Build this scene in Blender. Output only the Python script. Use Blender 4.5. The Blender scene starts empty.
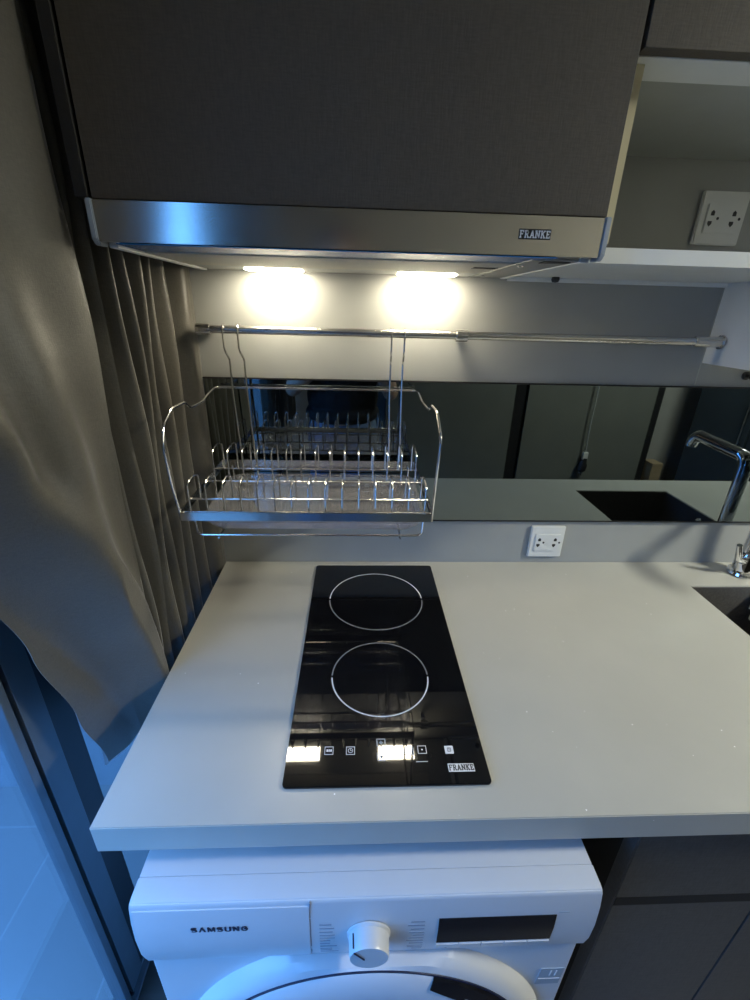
import bpy, bmesh, math, random
from mathutils import Vector, Matrix, noise
random.seed(7)
SC = bpy.context.scene
COL = SC.collection
PI = math.pi

# ------------------------------------------------------------------ camera
cam_d = bpy.data.cameras.new('camera')
cam = bpy.data.objects.new('camera', cam_d)
COL.objects.link(cam)
_r = Vector((0.99900, -0.03731, 0.02473)); _f = Vector((0.04408, 0.91635, -0.39795)).normalized()
_r = (_r - _f * _r.dot(_f)).normalized(); _u = _r.cross(_f)
M3 = Matrix((_r, _u, -_f)).transposed()
cam.matrix_world = Matrix.Translation((0.09925, -0.98193, 0.59945)) @ M3.to_4x4()
cam_d.sensor_fit = 'VERTICAL'; cam_d.sensor_height = 24.0
cam_d.lens = 24.0 * 441.99 / 1000.0
cam_d.clip_start = 0.01
SC.camera = cam

# ------------------------------------------------------------------ world and light
SKY = (0.13, 0.40, 1.0)
SKY_STRENGTH = 6.5
LAMP_STRENGTH = 62.0
ROOM_FILL = 128.0
w = bpy.data.worlds.new('world'); SC.world = w; w.use_nodes = True
bg = w.node_tree.nodes['Background']
bg.inputs[1].default_value = SKY_STRENGTH
_n = w.node_tree.nodes; _tc = _n.new('ShaderNodeTexCoord'); _sx = _n.new('ShaderNodeSeparateXYZ'); _cr = _n.new('ShaderNodeValToRGB')
w.node_tree.links.new(_tc.outputs['Generated'], _sx.inputs[0]); w.node_tree.links.new(_sx.outputs['Z'], _cr.inputs[0]); w.node_tree.links.new(_cr.outputs[0], bg.inputs[0])
_cr.color_ramp.elements[0].position = 0.0; _cr.color_ramp.elements[0].color = (SKY[0] * .12, SKY[1] * .12, SKY[2] * .12, 1)
_cr.color_ramp.elements[1].position = .06; _cr.color_ramp.elements[1].color = (*SKY, 1)
SC.view_settings.view_transform = 'Standard'; SC.view_settings.look = 'None'
SC.view_settings.gamma = 1.0; SC.view_settings.use_curve_mapping = False
SC.view_settings.exposure = 0.45
SC.cycles.use_denoising = True
SC.cycles.max_bounces = 10; SC.cycles.glossy_bounces = 6; SC.cycles.diffuse_bounces = 5
SC.cycles.transparent_max_bounces = 12
SC.cycles.caustics_reflective = False; SC.cycles.caustics_refractive = False
SC.cycles.sample_clamp_indirect = 6.0

# ------------------------------------------------------------------ materials
def mat(name, col, rough=.5, metal=0., noise_amt=0., noise_scale=20., bump=0., bump_scale=200., aniso=None,
        coat=0., emit=None, emit_s=0., spec=.5, stretch=None, ior=1.5):
    m = bpy.data.materials.new(name); m.use_nodes = True
    nt = m.node_tree; b = nt.nodes['Principled BSDF']
    b.inputs['Base Color'].default_value = (*col, 1); b.inputs['Roughness'].default_value = rough
    b.inputs['Metallic'].default_value = metal; b.inputs['IOR'].default_value = ior
    b.inputs['Specular IOR Level'].default_value = spec
    b.inputs['Coat Weight'].default_value = coat
    if emit: b.inputs['Emission Color'].default_value = (*emit, 1); b.inputs['Emission Strength'].default_value = emit_s
    tc = nt.nodes.new('ShaderNodeTexCoord'); mp = nt.nodes.new('ShaderNodeMapping')
    nt.links.new(tc.outputs['Object'], mp.inputs[0])
    if stretch: mp.inputs['Scale'].default_value = stretch
    if noise_amt:
        n = nt.nodes.new('ShaderNodeTexNoise'); n.inputs['Scale'].default_value = noise_scale; n.inputs['Detail'].default_value = 6
        nt.links.new(mp.outputs[0], n.inputs['Vector'])
        r = nt.nodes.new('ShaderNodeValToRGB')
        lo = [max(0, c * (1 - noise_amt)) for c in col]; hi = [min(1, c * (1 + noise_amt)) for c in col]
        r.color_ramp.elements[0].color = (*lo, 1); r.color_ramp.elements[1].color = (*hi, 1)
        r.color_ramp.elements[0].position = .3; r.color_ramp.elements[1].position = .7
        nt.links.new(n.outputs['Fac'], r.inputs[0]); nt.links.new(r.outputs[0], b.inputs['Base Color'])
    if bump:
        n = nt.nodes.new('ShaderNodeTexNoise'); n.inputs['Scale'].default_value = bump_scale
        nt.links.new(mp.outputs[0], n.inputs['Vector'])
        bp = nt.nodes.new('ShaderNodeBump'); bp.inputs['Strength'].default_value = bump; bp.inputs['Distance'].default_value = .002
        nt.links.new(n.outputs['Fac'], bp.inputs['Height']); nt.links.new(bp.outputs[0], b.inputs['Normal'])
    return m

def weave(name, col, rough, scale, amt, bump=.3):
    """linen-like cross weave"""
    m = mat(name, col, rough); nt = m.node_tree; b = nt.nodes['Principled BSDF']
    tc = nt.nodes.new('ShaderNodeTexCoord')
    outs = []
    for sx, sz in ((scale, scale * 7), (scale * 7, scale)):
        mp = nt.nodes.new('ShaderNodeMapping'); mp.inputs['Scale'].default_value = (sx, sx, sz)
        n = nt.nodes.new('ShaderNodeTexNoise'); n.inputs['Scale'].default_value = 1; n.inputs['Detail'].default_value = 3
        nt.links.new(tc.outputs['Object'], mp.inputs[0]); nt.links.new(mp.outputs[0], n.inputs['Vector']); outs.append(n)
    ad = nt.nodes.new('ShaderNodeMath'); ad.operation = 'ADD'
    nt.links.new(outs[0].outputs['Fac'], ad.inputs[0]); nt.links.new(outs[1].outputs['Fac'], ad.inputs[1])
    hf = nt.nodes.new('ShaderNodeMath'); hf.operation = 'MULTIPLY'; hf.inputs[1].default_value = .5
    nt.links.new(ad.outputs[0], hf.inputs[0])
    r = nt.nodes.new('ShaderNodeValToRGB')
    r.color_ramp.elements[0].position = .35; r.color_ramp.elements[1].position = .65
    r.color_ramp.elements[0].color = (*[c * (1 - amt) for c in col], 1); r.color_ramp.elements[1].color = (*[c * (1 + amt) for c in col], 1)
    nt.links.new(hf.outputs[0], r.inputs[0]); nt.links.new(r.outputs[0], b.inputs['Base Color'])
    bp = nt.nodes.new('ShaderNodeBump'); bp.inputs['Strength'].default_value = bump; bp.inputs['Distance'].default_value = .001
    nt.links.new(hf.outputs[0], bp.inputs['Height']); nt.links.new(bp.outputs[0], b.inputs['Normal'])
    return m

def quartz():
    m = mat('pale_quartz', (.43, .423, .38), .32, noise_amt=.03, noise_scale=9)
    nt = m.node_tree; b = nt.nodes['Principled BSDF']
    base = b.inputs['Base Color'].links[0].from_socket
    tc = nt.nodes.new('ShaderNodeTexCoord')
    v = nt.nodes.new('ShaderNodeTexVoronoi'); v.inputs['Scale'].default_value = 34
    nt.links.new(tc.outputs['Object'], v.inputs['Vector'])
    lt = nt.nodes.new('ShaderNodeMath'); lt.operation = 'LESS_THAN'; lt.inputs[1].default_value = .035
    nt.links.new(v.outputs['Distance'], lt.inputs[0])
    mx = nt.nodes.new('ShaderNodeMix'); mx.data_type = 'RGBA'
    nt.links.new(lt.outputs[0], mx.inputs['Factor']); nt.links.new(base, mx.inputs['A'])
    mx.inputs['B'].default_value = (.9, .9, .9, 1)
    nt.links.new(mx.outputs['Result'], b.inputs['Base Color'])
    return m

def brushed(name, col=(.55, .53, .50), rough=.3, stretch=(3, 300, 300)):
    m = mat(name, col, rough, 1.0); nt = m.node_tree; b = nt.nodes['Principled BSDF']
    tc = nt.nodes.new('ShaderNodeTexCoord'); mp = nt.nodes.new('ShaderNodeMapping'); mp.inputs['Scale'].default_value = stretch
    n = nt.nodes.new('ShaderNodeTexNoise'); n.inputs['Scale'].default_value = 1
    nt.links.new(tc.outputs['Object'], mp.inputs[0]); nt.links.new(mp.outputs[0], n.inputs['Vector'])
    mr = nt.nodes.new('ShaderNodeMapRange'); mr.inputs['To Min'].default_value = rough * .95; mr.inputs['To Max'].default_value = rough * 1.06
    nt.links.new(n.outputs['Fac'], mr.inputs['Value']); nt.links.new(mr.outputs[0], b.inputs['Roughness'])
    return m

def glassy(name, tint, gloss_rough=.02, ior=1.45, tmix=1.0, haze=0.0):
    """thin clear pane: transparent body with fresnel gloss, a little haze"""
    m = bpy.data.materials.new(name); m.use_nodes = True; nt = m.node_tree
    nt.nodes.remove(nt.nodes['Principled BSDF']); out = nt.nodes['Material Output']
    tr = nt.nodes.new('ShaderNodeBsdfTransparent'); tr.inputs[0].default_value = (*tint, 1)
    gl = nt.nodes.new('ShaderNodeBsdfGlossy'); gl.inputs['Roughness'].default_value = gloss_rough
    lw = nt.nodes.new('ShaderNodeLayerWeight'); lw.inputs[0].default_value = .5
    pw = nt.nodes.new('ShaderNodeMath'); pw.operation = 'POWER'; pw.inputs[1].default_value = 5
    fr = nt.nodes.new('ShaderNodeMapRange'); fr.inputs['To Min'].default_value = ((ior - 1) / (ior + 1)) ** 2; fr.inputs['To Max'].default_value = .9
    nt.links.new(lw.outputs['Facing'], pw.inputs[0]); nt.links.new(pw.outputs[0], fr.inputs['Value'])
    df = nt.nodes.new('ShaderNodeBsdfDiffuse'); df.inputs[0].default_value = (.8, .8, .84, 1)
    m1 = nt.nodes.new('ShaderNodeMixShader'); m1.inputs[0].default_value = haze
    nt.links.new(tr.outputs[0], m1.inputs[1]); nt.links.new(df.outputs[0], m1.inputs[2])
    m2 = nt.nodes.new('ShaderNodeMixShader'); nt.links.new(fr.outputs[0], m2.inputs[0])
    nt.links.new(m1.outputs[0], m2.inputs[1]); nt.links.new(gl.outputs[0], m2.inputs[2])
    nt.links.new(m2.outputs[0], out.inputs[0]); return m

def tiles():
    m = mat('balcony_tile', (.15, .155, .16), .3); nt = m.node_tree; b = nt.nodes['Principled BSDF']
    tc = nt.nodes.new('ShaderNodeTexCoord'); mp = nt.nodes.new('ShaderNodeMapping'); mp.vector_type = 'POINT'
    mp.inputs['Location'].default_value = (3.27, 3.508, 0)
    br = nt.nodes.new('ShaderNodeTexBrick'); br.offset = 0; br.inputs['Scale'].default_value = 1
    br.inputs['Brick Width'].default_value = .3; br.inputs['Row Height'].default_value = .6
    br.inputs['Mortar Size'].default_value = .003
    br.inputs['Color1'].default_value = (.15, .155, .16, 1); br.inputs['Color2'].default_value = (.143, .15, .155, 1)
    br.inputs['Mortar'].default_value = (.19, .195, .20, 1)
    nt.links.new(tc.outputs['Object'], mp.inputs[0]); nt.links.new(mp.outputs[0], br.inputs['Vector'])
    nt.links.new(br.outputs['Color'], b.inputs['Base Color']); return m

M = {}
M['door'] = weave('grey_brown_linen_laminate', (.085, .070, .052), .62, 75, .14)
M['door_dark'] = weave('charcoal_laminate', (.060, .062, .064), .5, 60, .2)
M['panel'] = mat('greige_wall_laminate', (.345, .35, .33), .38, noise_amt=.03, noise_scale=14)
M['niche'] = mat('grey_niche_laminate', (.42, .43, .40), .5, noise_amt=.03)
M['white'] = mat('white_laminate', (.84, .85, .82), .35, noise_amt=.02)
M['cream'] = mat('cream_edge_band', (.72, .66, .45), .5, noise_amt=.04)
M['quartz'] = quartz()
M['mirror'] = mat('dark_tinted_mirror', (.20, .235, .245), .015, 1.0, noise_amt=.02, noise_scale=2)
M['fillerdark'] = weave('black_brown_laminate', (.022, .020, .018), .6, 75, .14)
M['black'] = mat('black_plastic', (.012, .012, .014), .4, noise_amt=.2)
M['blackgap'] = mat('black_gap', (.006, .006, .007), .8, noise_amt=.2)
M['hobglass'] = mat('black_ceramic_glass', (.004, .004, .005), .03, noise_amt=.2, ior=1.55)
M['print'] = mat('white_screen_print', (.75, .76, .78), .4, noise_amt=.03)
M['printgrey'] = mat('grey_screen_print', (.22, .22, .23), .35, noise_amt=.05)
M['steel'] = brushed('brushed_steel', (.58, .56, .51), .17)
M['steelrod'] = brushed('satin_steel_rod', (.64, .62, .59), .27, (4, 200, 200))
M['wire'] = mat('bright_steel_wire', (.72, .70, .67), .18, 1.0, noise_amt=.04)
M['chrome'] = mat('chrome', (.8, .8, .82), .06, 1.0, noise_amt=.02)
M['bluemetal'] = mat('grey_end_cap', (.42, .47, .53), .4, .3, noise_amt=.03)
M['film'] = mat('blue_protective_film', (.02, .16, .42), .25, noise_amt=.06, noise_scale=60)
M['filter'] = mat('beige_painted_metal', (.60, .56, .47), .45, .2, noise_amt=.03)
M['lampstrip'] = mat('grey_hood_metal', (.42, .42, .40), .35, .5, noise_amt=.03)
M['lamp'] = mat('lamp_diffuser', (.9, .85, .75), .4, emit=(1, .90, .68), emit_s=LAMP_STRENGTH)
M['fill_lamp'] = mat('fill_lamp_diffuser', (.9, .9, .9), .4, emit=(1, 1, .87), emit_s=ROOM_FILL)
M['wm'] = mat('white_appliance_enamel', (.58, .59, .61), .28, noise_amt=.01)
M['wmgrey'] = mat('grey_energy_sticker', (.30, .36, .42), .4, noise_amt=.05)
M['wmprint'] = mat('pale_grey_print', (.27, .30, .35), .4, noise_amt=.05)
M['wmline'] = mat('grey_panel_line', (.25, .27, .32), .5, noise_amt=.05)
M['navy'] = mat('navy_lettering', (.012, .016, .045), .4, noise_amt=.1)
M['screen'] = mat('black_display_window', (.004, .005, .009), .12, noise_amt=.1)
M['socket'] = mat('white_socket_plastic', (.72, .72, .68), .3, noise_amt=.02)
M['sink'] = mat('dark_granite_sink', (.075, .072, .07), .45, noise_amt=.25, noise_scale=220)
M['curtain'] = weave('taupe_curtain_fabric', (.092, .085, .070), .42, 130, .16, .35)
M['curtain'].node_tree.nodes['Principled BSDF'].inputs['Sheen Weight'].default_value = .5
M['curtain'].node_tree.nodes['Principled BSDF'].inputs['Sheen Roughness'].default_value = .4
M['lining'] = mat('white_curtain_lining', (.75, .76, .78), .8, bump=.2, bump_scale=400)
M['alu'] = mat('grey_blue_aluminium', (.12, .15, .175), .4, .35, noise_amt=.04)
M['aludark'] = mat('dark_aluminium', (.018, .022, .028), .45, .2, noise_amt=.1)
M['glass'] = glassy('door_glass', (.93, .96, .97))
M['clear'] = glassy('clear_plastic', (.90, .90, .93), .08, 1.5, haze=.10)
M['tiles'] = tiles()
M['floor'] = mat('dark_room_floor', (.05, .045, .04), .4, noise_amt=.2, noise_scale=4, stretch=(1, 12, 1))
M['roomwall'] = mat('room_wall_paint', (.38, .37, .34), .8, noise_amt=.03)
M['ceiling'] = mat('ceiling_paint', (.60, .60, .57), .85, noise_amt=.02)
M['outwall'] = mat('outside_render', (.13, .15, .17), .8, noise_amt=.05)
M['ward'] = mat('olive_grey_wardrobe', (.17, .175, .15), .55, noise_amt=.05, noise_scale=6)
M['fridge'] = mat('dark_blue_grey_cabinet', (.055, .075, .09), .4, noise_amt=.05)
M['tan'] = mat('tan_wood', (.36, .27, .16), .5, noise_amt=.15, noise_scale=6, stretch=(1, 1, 8))
M['skin'] = mat('skin', (.50, .32, .23), .5, noise_amt=.06, noise_scale=30)
M['hair'] = mat('black_hair', (.012, .010, .009), .4, noise_amt=.3, noise_scale=80)
M['shirt'] = mat('black_cotton', (.012, .012, .013), .85, bump=.3, bump_scale=400)
M['jeans'] = weave('blue_denim', (.10, .16, .27), .8, 220, .3)
M['shoe'] = mat('grey_shoe', (.12, .12, .12), .6, noise_amt=.1)

# ------------------------------------------------------------------ geometry helpers
def BM(): return bmesh.new()

def box(bm, x0, x1, y0, y1, z0, z1, bev=0., seg=2):
    r = bmesh.ops.create_cube(bm, size=1)
    for v in r['verts']:
        v.co = Vector(((x0 + x1) / 2 + v.co.x * (x1 - x0), (y0 + y1) / 2 + v.co.y * (y1 - y0), (z0 + z1) / 2 + v.co.z * (z1 - z0)))
    if bev:
        es = set()
        for v in r['verts']: es.update(v.link_edges)
        bmesh.ops.bevel(bm, geom=list(es), offset=bev, segments=seg, affect='EDGES', profile=.5)
    return bm

def fillet(pts, rad, n=5, closed=False):
    pts = [Vector(p) for p in pts]; out = []; N = len(pts)
    for i, p in enumerate(pts):
        if not closed and i in (0, N - 1): out.append(p); continue
        a = pts[(i - 1) % N]; b = pts[(i + 1) % N]
        da = (a - p); db = (b - p)
        r = min(rad, da.length * .45, db.length * .45)
        s = p + da.normalized() * r; e = p + db.normalized() * r
        for k in range(n + 1):
            t = k / n; out.append(s * (1 - t) ** 2 + p * 2 * t * (1 - t) + e * t * t)
    return out

def tube(bm, pts, r, seg=8, closed=False, cap=True, radii=None):
    pts = [Vector(p) for p in pts]; N = len(pts)
    t0 = (pts[1] - pts[0]).normalized()
    nrm = t0.orthogonal().normalized(); rings = []
    prev = t0
    for i, p in enumerate(pts):
        if closed: t = (pts[(i + 1) % N] - pts[(i - 1) % N]).normalized()
        elif i == 0: t = t0
        elif i == N - 1: t = (pts[-1] - pts[-2]).normalized()
        else: t = (pts[i + 1] - pts[i - 1]).normalized()
        q = prev.rotation_difference(t); nrm = (q @ nrm).normalized(); prev = t
        bn = t.cross(nrm).normalized(); rr = radii[i] if radii else r
        rings.append([bm.verts.new(p + (nrm * math.cos(2 * PI * k / seg) + bn * math.sin(2 * PI * k / seg)) * rr) for k in range(seg)])
    for i in range(N if closed else N - 1):
        A = rings[i]; B = rings[(i + 1) % N]
        for k in range(seg): bm.faces.new((A[k], A[(k + 1) % seg], B[(k + 1) % seg], B[k]))
    if cap and not closed: bm.faces.new(rings[0][::-1]); bm.faces.new(rings[-1])
    return bm

def lathe(bm, prof, origin, axis, seg=48, start=0., end=2 * PI):
    """prof: list of (radius, height) revolved about axis through origin"""
    o = Vector(origin); ax = Vector(axis).normalized(); a = ax.orthogonal().normalized(); b = ax.cross(a)
    full = abs(end - start - 2 * PI) < 1e-6; rings = []
    for k in range(seg if full else seg + 1):
        t = start + (end - start) * k / seg; d = a * math.cos(t) + b * math.sin(t)
        rings.append([bm.verts.new(o + d * r + ax * h) for r, h in prof])
    n = len(rings)
    for i in range(n if full else n - 1):
        A = rings[i]; B = rings[(i + 1) % n]
        for k in range(len(prof) - 1):
            try: bm.faces.new((A[k], B[k], B[k + 1], A[k + 1]))
            except Exception: pass
    bmesh.ops.remove_doubles(bm, verts=bm.verts[:], dist=1e-6)
    return bm

def prism(bm, outline, z0, z1, fn=None, bev=0.):
    """outline (a,b) list extruded from z0 to z1; fn maps (a,b,c) to world"""
    fn = fn or (lambda a, b, c: (a, b, c))
    A = [bm.verts.new(fn(a, b, z0)) for a, b in outline]; B = [bm.verts.new(fn(a, b, z1)) for a, b in outline]
    n = len(A); bm.faces.new(A[::-1]); bm.faces.new(B)
    for i in range(n): bm.faces.new((A[i], A[(i + 1) % n], B[(i + 1) % n], B[i]))
    bmesh.ops.recalc_face_normals(bm, faces=bm.faces[:])
    if bev:
        bmesh.ops.bevel(bm, geom=[e for e in bm.edges if e.calc_face_angle(0) > .6], offset=bev, segments=2, affect='EDGES')
    return bm

def rrect(x0, x1, y0, y1, r, n=6):
    o = []
    for cx, cy, a0 in ((x1 - r, y1 - r, 0), (x0 + r, y1 - r, PI / 2), (x0 + r, y0 + r, PI), (x1 - r, y0 + r, 1.5 * PI)):
        for k in range(n + 1):
            a = a0 + PI / 2 * k / n; o.append((cx + r * math.cos(a), cy + r * math.sin(a)))
    return o

def root_of(o):
    while o.parent: o = o.parent
    return o

def obj(name, bm, m, parent=None, smooth=None, normals=True):
    if normals: bmesh.ops.recalc_face_normals(bm, faces=bm.faces[:])
    me = bpy.data.meshes.new(name)
    if parent: base = root_of(parent).location.copy()
    else:
        xs = [v.co.x for v in bm.verts]; ys = [v.co.y for v in bm.verts]; zs = [v.co.z for v in bm.verts]
        base = Vector(((min(xs) + max(xs)) / 2, (min(ys) + max(ys)) / 2, min(zs)))
    bmesh.ops.translate(bm, verts=bm.verts[:], vec=-base)
    bm.to_mesh(me); bm.free()
    me.materials.append(m)
    for p in me.polygons: p.use_smooth = True
    me.set_sharp_from_angle(angle=math.radians(smooth or 35))
    o = bpy.data.objects.new(name, me); COL.objects.link(o)
    if not smooth:
        wn = o.modifiers.new('weighted_normals', 'WEIGHTED_NORMAL'); wn.keep_sharp = True; wn.weight = 100
    if parent: o.parent = parent
    else: o.location = base
    return o

def thing(name, label, cat, loc, group=None):
    o = bpy.data.objects.new(name, None); COL.objects.link(o); o.location = loc
    o.empty_display_size = .05
    o['label'] = label; o['category'] = cat
    if group: o['group'] = group
    return o

def tag(o, label, cat, group=None):
    o['label'] = label; o['category'] = cat
    if group: o['group'] = group
    return o

def struct(name, bm, m, label=None, parent=None):
    o = obj(name, bm, m, parent)
    if not parent: o['kind'] = 'structure'; o['label'] = label or name; o['category'] = name.split('_')[0]
    return o

def arcp(cx, cy, rx, ry, a0, a1, n=8):
    return [(cx + rx * math.cos(math.radians(a0 + (a1 - a0) * k / n)), cy + ry * math.sin(math.radians(a0 + (a1 - a0) * k / n))) for k in range(n + 1)]
GLYPH = {   # strokes in a unit-high box, with the letter's width
    'S': (.72, [arcp(.36, .75, .30, .20, 25, 270) + arcp(.36, .28, .30, .23, 90, -155)]),
    'A': (.86, [[(.06, 0), (.43, 1), (.80, 0)]]), 'a': (.80, [[(.08, 0), (.40, 1), (.72, 0)], [(.20, .32), (.60, .32)]]),
    'M': (.98, [[(.08, 0), (.14, 1), (.49, .12), (.84, 1), (.90, 0)]]),
    'U': (.80, [[(.08, 1), (.08, .34)] + arcp(.40, .32, .32, .30, 180, 360) + [(.72, 1)]]),
    'N': (.80, [[(.08, 0), (.08, 1), (.72, 0), (.72, 1)]]),
    'G': (.84, [arcp(.43, .5, .36, .47, 40, 340, 12) + [(.78, .48), (.45, .48)]]),
    'F': (.70, [[(.14, 0), (.14, 1)], [(.0, 1), (.68, 1), (.68, .8)], [(.14, .52), (.55, .52)]]),
    'R': (.80, [[(.14, 0), (.14, 1)], [(.0, 1), (.45, 1)] + arcp(.45, .75, .22, .25, 90, -90) + [(.14, .5)], [(.40, .5), (.74, 0)]]),
    'K': (.80, [[(.14, 0), (.14, 1)], [(.70, 1), (.18, .48)], [(.34, .6), (.72, 0)]]),
    'E': (.70, [[(.14, 0), (.14, 1)], [(.0, 1), (.66, 1), (.66, .82)], [(.14, .52), (.52, .52)], [(.0, 0), (.68, 0), (.68, .2)]]),
}
def text_bm(s, width, height, depth, mat4, weight=.17, gap=.22, slab=False):
    """letters drawn with strokes, fitted to width x height, then placed by mat4 (local x right, y up, z out)"""
    bm = bmesh.new(); x = 0; segs = []
    for ch in s:
        w_, strokes = GLYPH[ch]
        segs += [[(x + a, c) for a, c in st_] for st_ in strokes]
        if slab and ch in 'FRaNKE':
            feet = {'F': [.14], 'R': [.14, .72], 'a': [.08, .72], 'N': [.08], 'K': [.14, .70], 'E': []}[ch]
            segs += [[(x + f_ - .14, 0), (x + f_ + .14, 0)] for f_ in feet]
            if ch in 'NK': segs += [[(x + f_ - .14, 1), (x + f_ + .14, 1)] for f_ in ({'N': [.08, .72], 'K': [.14, .70]}[ch])]
        x += w_ + gap
    tot = x - gap; sx = width / tot
    for k, st_ in enumerate(segs):
        P = [Vector((a * sx, (c - .5) * height * (1 - weight), 0)) for a, c in st_]; hw = weight * height / 2
        z1 = depth * (1 + .02 * (k % 5))
        for p, q in zip(P, P[1:]):
            d_ = (q - p).normalized(); nn = Vector((-d_.y, d_.x, 0)) * hw; p2 = p - d_ * hw * .5; q2 = q + d_ * hw * .5
            cs = [p2 - nn, q2 - nn, q2 + nn, p2 + nn]
            A = [bm.verts.new((v.x - width / 2, v.y, 0)) for v in cs]; B = [bm.verts.new((v.x - width / 2, v.y, z1)) for v in cs]
            bm.faces.new(A[::-1]); bm.faces.new(B)
            for m_ in range(4): bm.faces.new((A[m_], A[(m_ + 1) % 4], B[(m_ + 1) % 4], B[m_]))
    bmesh.ops.transform(bm, matrix=mat4, verts=bm.verts[:])
    return bm

def fr(origin, xdir, ydir):
    x = Vector(xdir).normalized(); y = Vector(ydir).normalized(); z = x.cross(y)
    return Matrix.Translation(origin) @ Matrix((x, y, z)).transposed().to_4x4()

# ================================================================== THE SETTING
FZ = -.90; CZ = 1.55
struct('wall_back', box(BM(), -.46, 2.7, 0, .12, FZ, CZ), M['panel'], 'greige laminate wall behind the worktop')
struct('wall_opposite', box(BM(), -.46, 2.7, -2.22, -2.12, FZ, CZ), M['roomwall'], 'grey wall opposite the kitchen run')
struct('wall_right', box(BM(), 2.6, 2.7, -2.12, 0, FZ, CZ), M['roomwall'], 'grey wall at the far right end of the room')
struct('wall_left', box(BM(), -.46, -.40, -2.12, 0, 1.25, CZ), M['roomwall'], 'wall above the glass balcony door')
struct('floor', box(BM(), -.46, 2.7, -2.22, .12, FZ - .1, FZ), M['floor'], 'dark floor under the washing machine')
struct('floor_balcony', box(BM(), -2.4, -.46, -2.8, .04, FZ - .1, FZ - .005), M['tiles'], 'pale tiled balcony floor seen through the glass door')
struct('wall_balcony', box(BM(), -2.4, -.46, .04, .16, FZ - .1, .6), M['outwall'], 'rendered wall at the end of the balcony')
struct('ceiling', box(BM(), -.46, 2.7, -2.22, .12, CZ, CZ + .1), M['ceiling'], 'plain ceiling')

# glass balcony door at the left, two sliding leaves
d1 = bpy.data.objects.new('door_1', None); COL.objects.link(d1); d1.location = (-.42, -1., FZ); d1['kind'] = 'structure'
d1['label'] = 'sliding glass balcony door with grey aluminium stiles left of the washing machine'; d1['category'] = 'door'
b = BM(); box(b, -.432, -.405, -.500, -.4855, FZ + .02, 1.25, .002); obj('leaf_stile', b, M['alu'], d1)
b = BM(); box(b, -.440, -.418, -.4855, -.474, FZ + .02, 1.25, .001); obj('gasket', b, M['aludark'], d1)
b = BM(); box(b, -.436, -.41, -.474, -.4255, FZ + .02, 1.25, .002); box(b, -.412, -.407, -.4755, -.4725, FZ + .02, 1.25, .0005); obj('meeting_stile', b, M['alu'], d1)
b = BM(); box(b, -.446, -.418, -.4255, -.365, FZ + .02, 1.25, .002); obj('fixed_stile', b, M['aludark'], d1)
b = BM(); box(b, -.424, -.418, -1.95, -.498, FZ + .03, 1.25); obj('glass_pane', b, M['glass'], d1)
b = BM(); box(b, -.436, -.430, -.367, -.03, FZ + .03, 1.25); obj('glass_pane', b, M['glass'], d1)
b = BM(); box(b, -.45, -.40, -2.1, 0, FZ, FZ + .012, .002)
for x in (-.43, -.415): box(b, x - .002, x + .002, -2.1, 0, FZ + .01, FZ + .022, .0005)
obj('floor_track', b, M['alu'], d1)
b = BM(); box(b, -.45, -.405, -2.1, -1.95, FZ, 1.25, .003); obj('door_jamb', b, M['aludark'], d1)
b = BM(); box(b, -.45, -.405, -.05, 0, FZ, 1.25, .003); obj('door_jamb', b, M['aludark'], d1)
b = BM(); lathe(b, [(0, .006), (.005, .006), (.006, 0)], (-.412, -.475, FZ + .022), (0, 0, 1), 16); box(b, -.419, -.408, -.492, -.484, FZ + .02, FZ + .03, .002); obj('floor_guide', b, M['aludark'], d1)

# wall panel joint right of the white bracket panel
struct('trim_1', box(BM(), .8535, .8555, -.0012, .001, .4555, .664), M['niche'], 'thin upright joint in the wall panelling')
struct('trim_2', box(BM(), .40, 2.0, -.006, .001, .656, .664, .001), M['white'], 'pale bead where the open shelf meets the wall')

# ---- opposite side of the room (seen in the tinted mirror)
wd = thing('wardrobe', 'olive grey wardrobe with a black gap between its doors, reflected in the dark mirror', 'wardrobe', (1.2, -2.05, FZ))
obj('cabinet_body', box(BM(), .30, 2.22, -2.115, -2.04, FZ, .62), M['blackgap'], wd)
obj('wardrobe_door', box(BM(), .30, 1.175, -2.04, -2.02, FZ + .02, .62, .002), M['ward'], wd)
obj('wardrobe_door', box(BM(), 1.265, 2.16, -2.04, -2.02, FZ + .02, .62, .002), M['ward'], wd)
td = thing('tall_cabinet', 'dark blue grey tall cabinet with a slim upright edge, reflected at the mirror right end', 'cabinet', (2.45, -1.4, FZ))
obj('cabinet_body', box(BM(), 2.35, 2.595, -1.85, -.95, FZ, .75, .003), M['fridge'], td)
obj('cabinet_door', box(BM(), 2.325, 2.35, -1.845, -1.41, FZ + .02, .74, .003), M['fridge'], td)
obj('cabinet_door', box(BM(), 2.325, 2.35, -1.39, -.955, FZ + .02, .74, .003), M['fridge'], td)
b = BM(); box(b, 2.305, 2.315, -1.44, -1.43, -.1, .5, .002)
for z in (-.08, .48): box(b, 2.31, 2.327, -1.44, -1.43, z, z + .012, .001)
obj('handle', b, M['steel'], td)
bx_ = obj('storage_box', box(BM(), 2.24, 2.32, -2.1, -1.98, FZ, -.38, .004), M['tan']); tag(bx_, 'tan board standing between the wardrobe and the dark tall cabinet', 'board')

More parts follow.
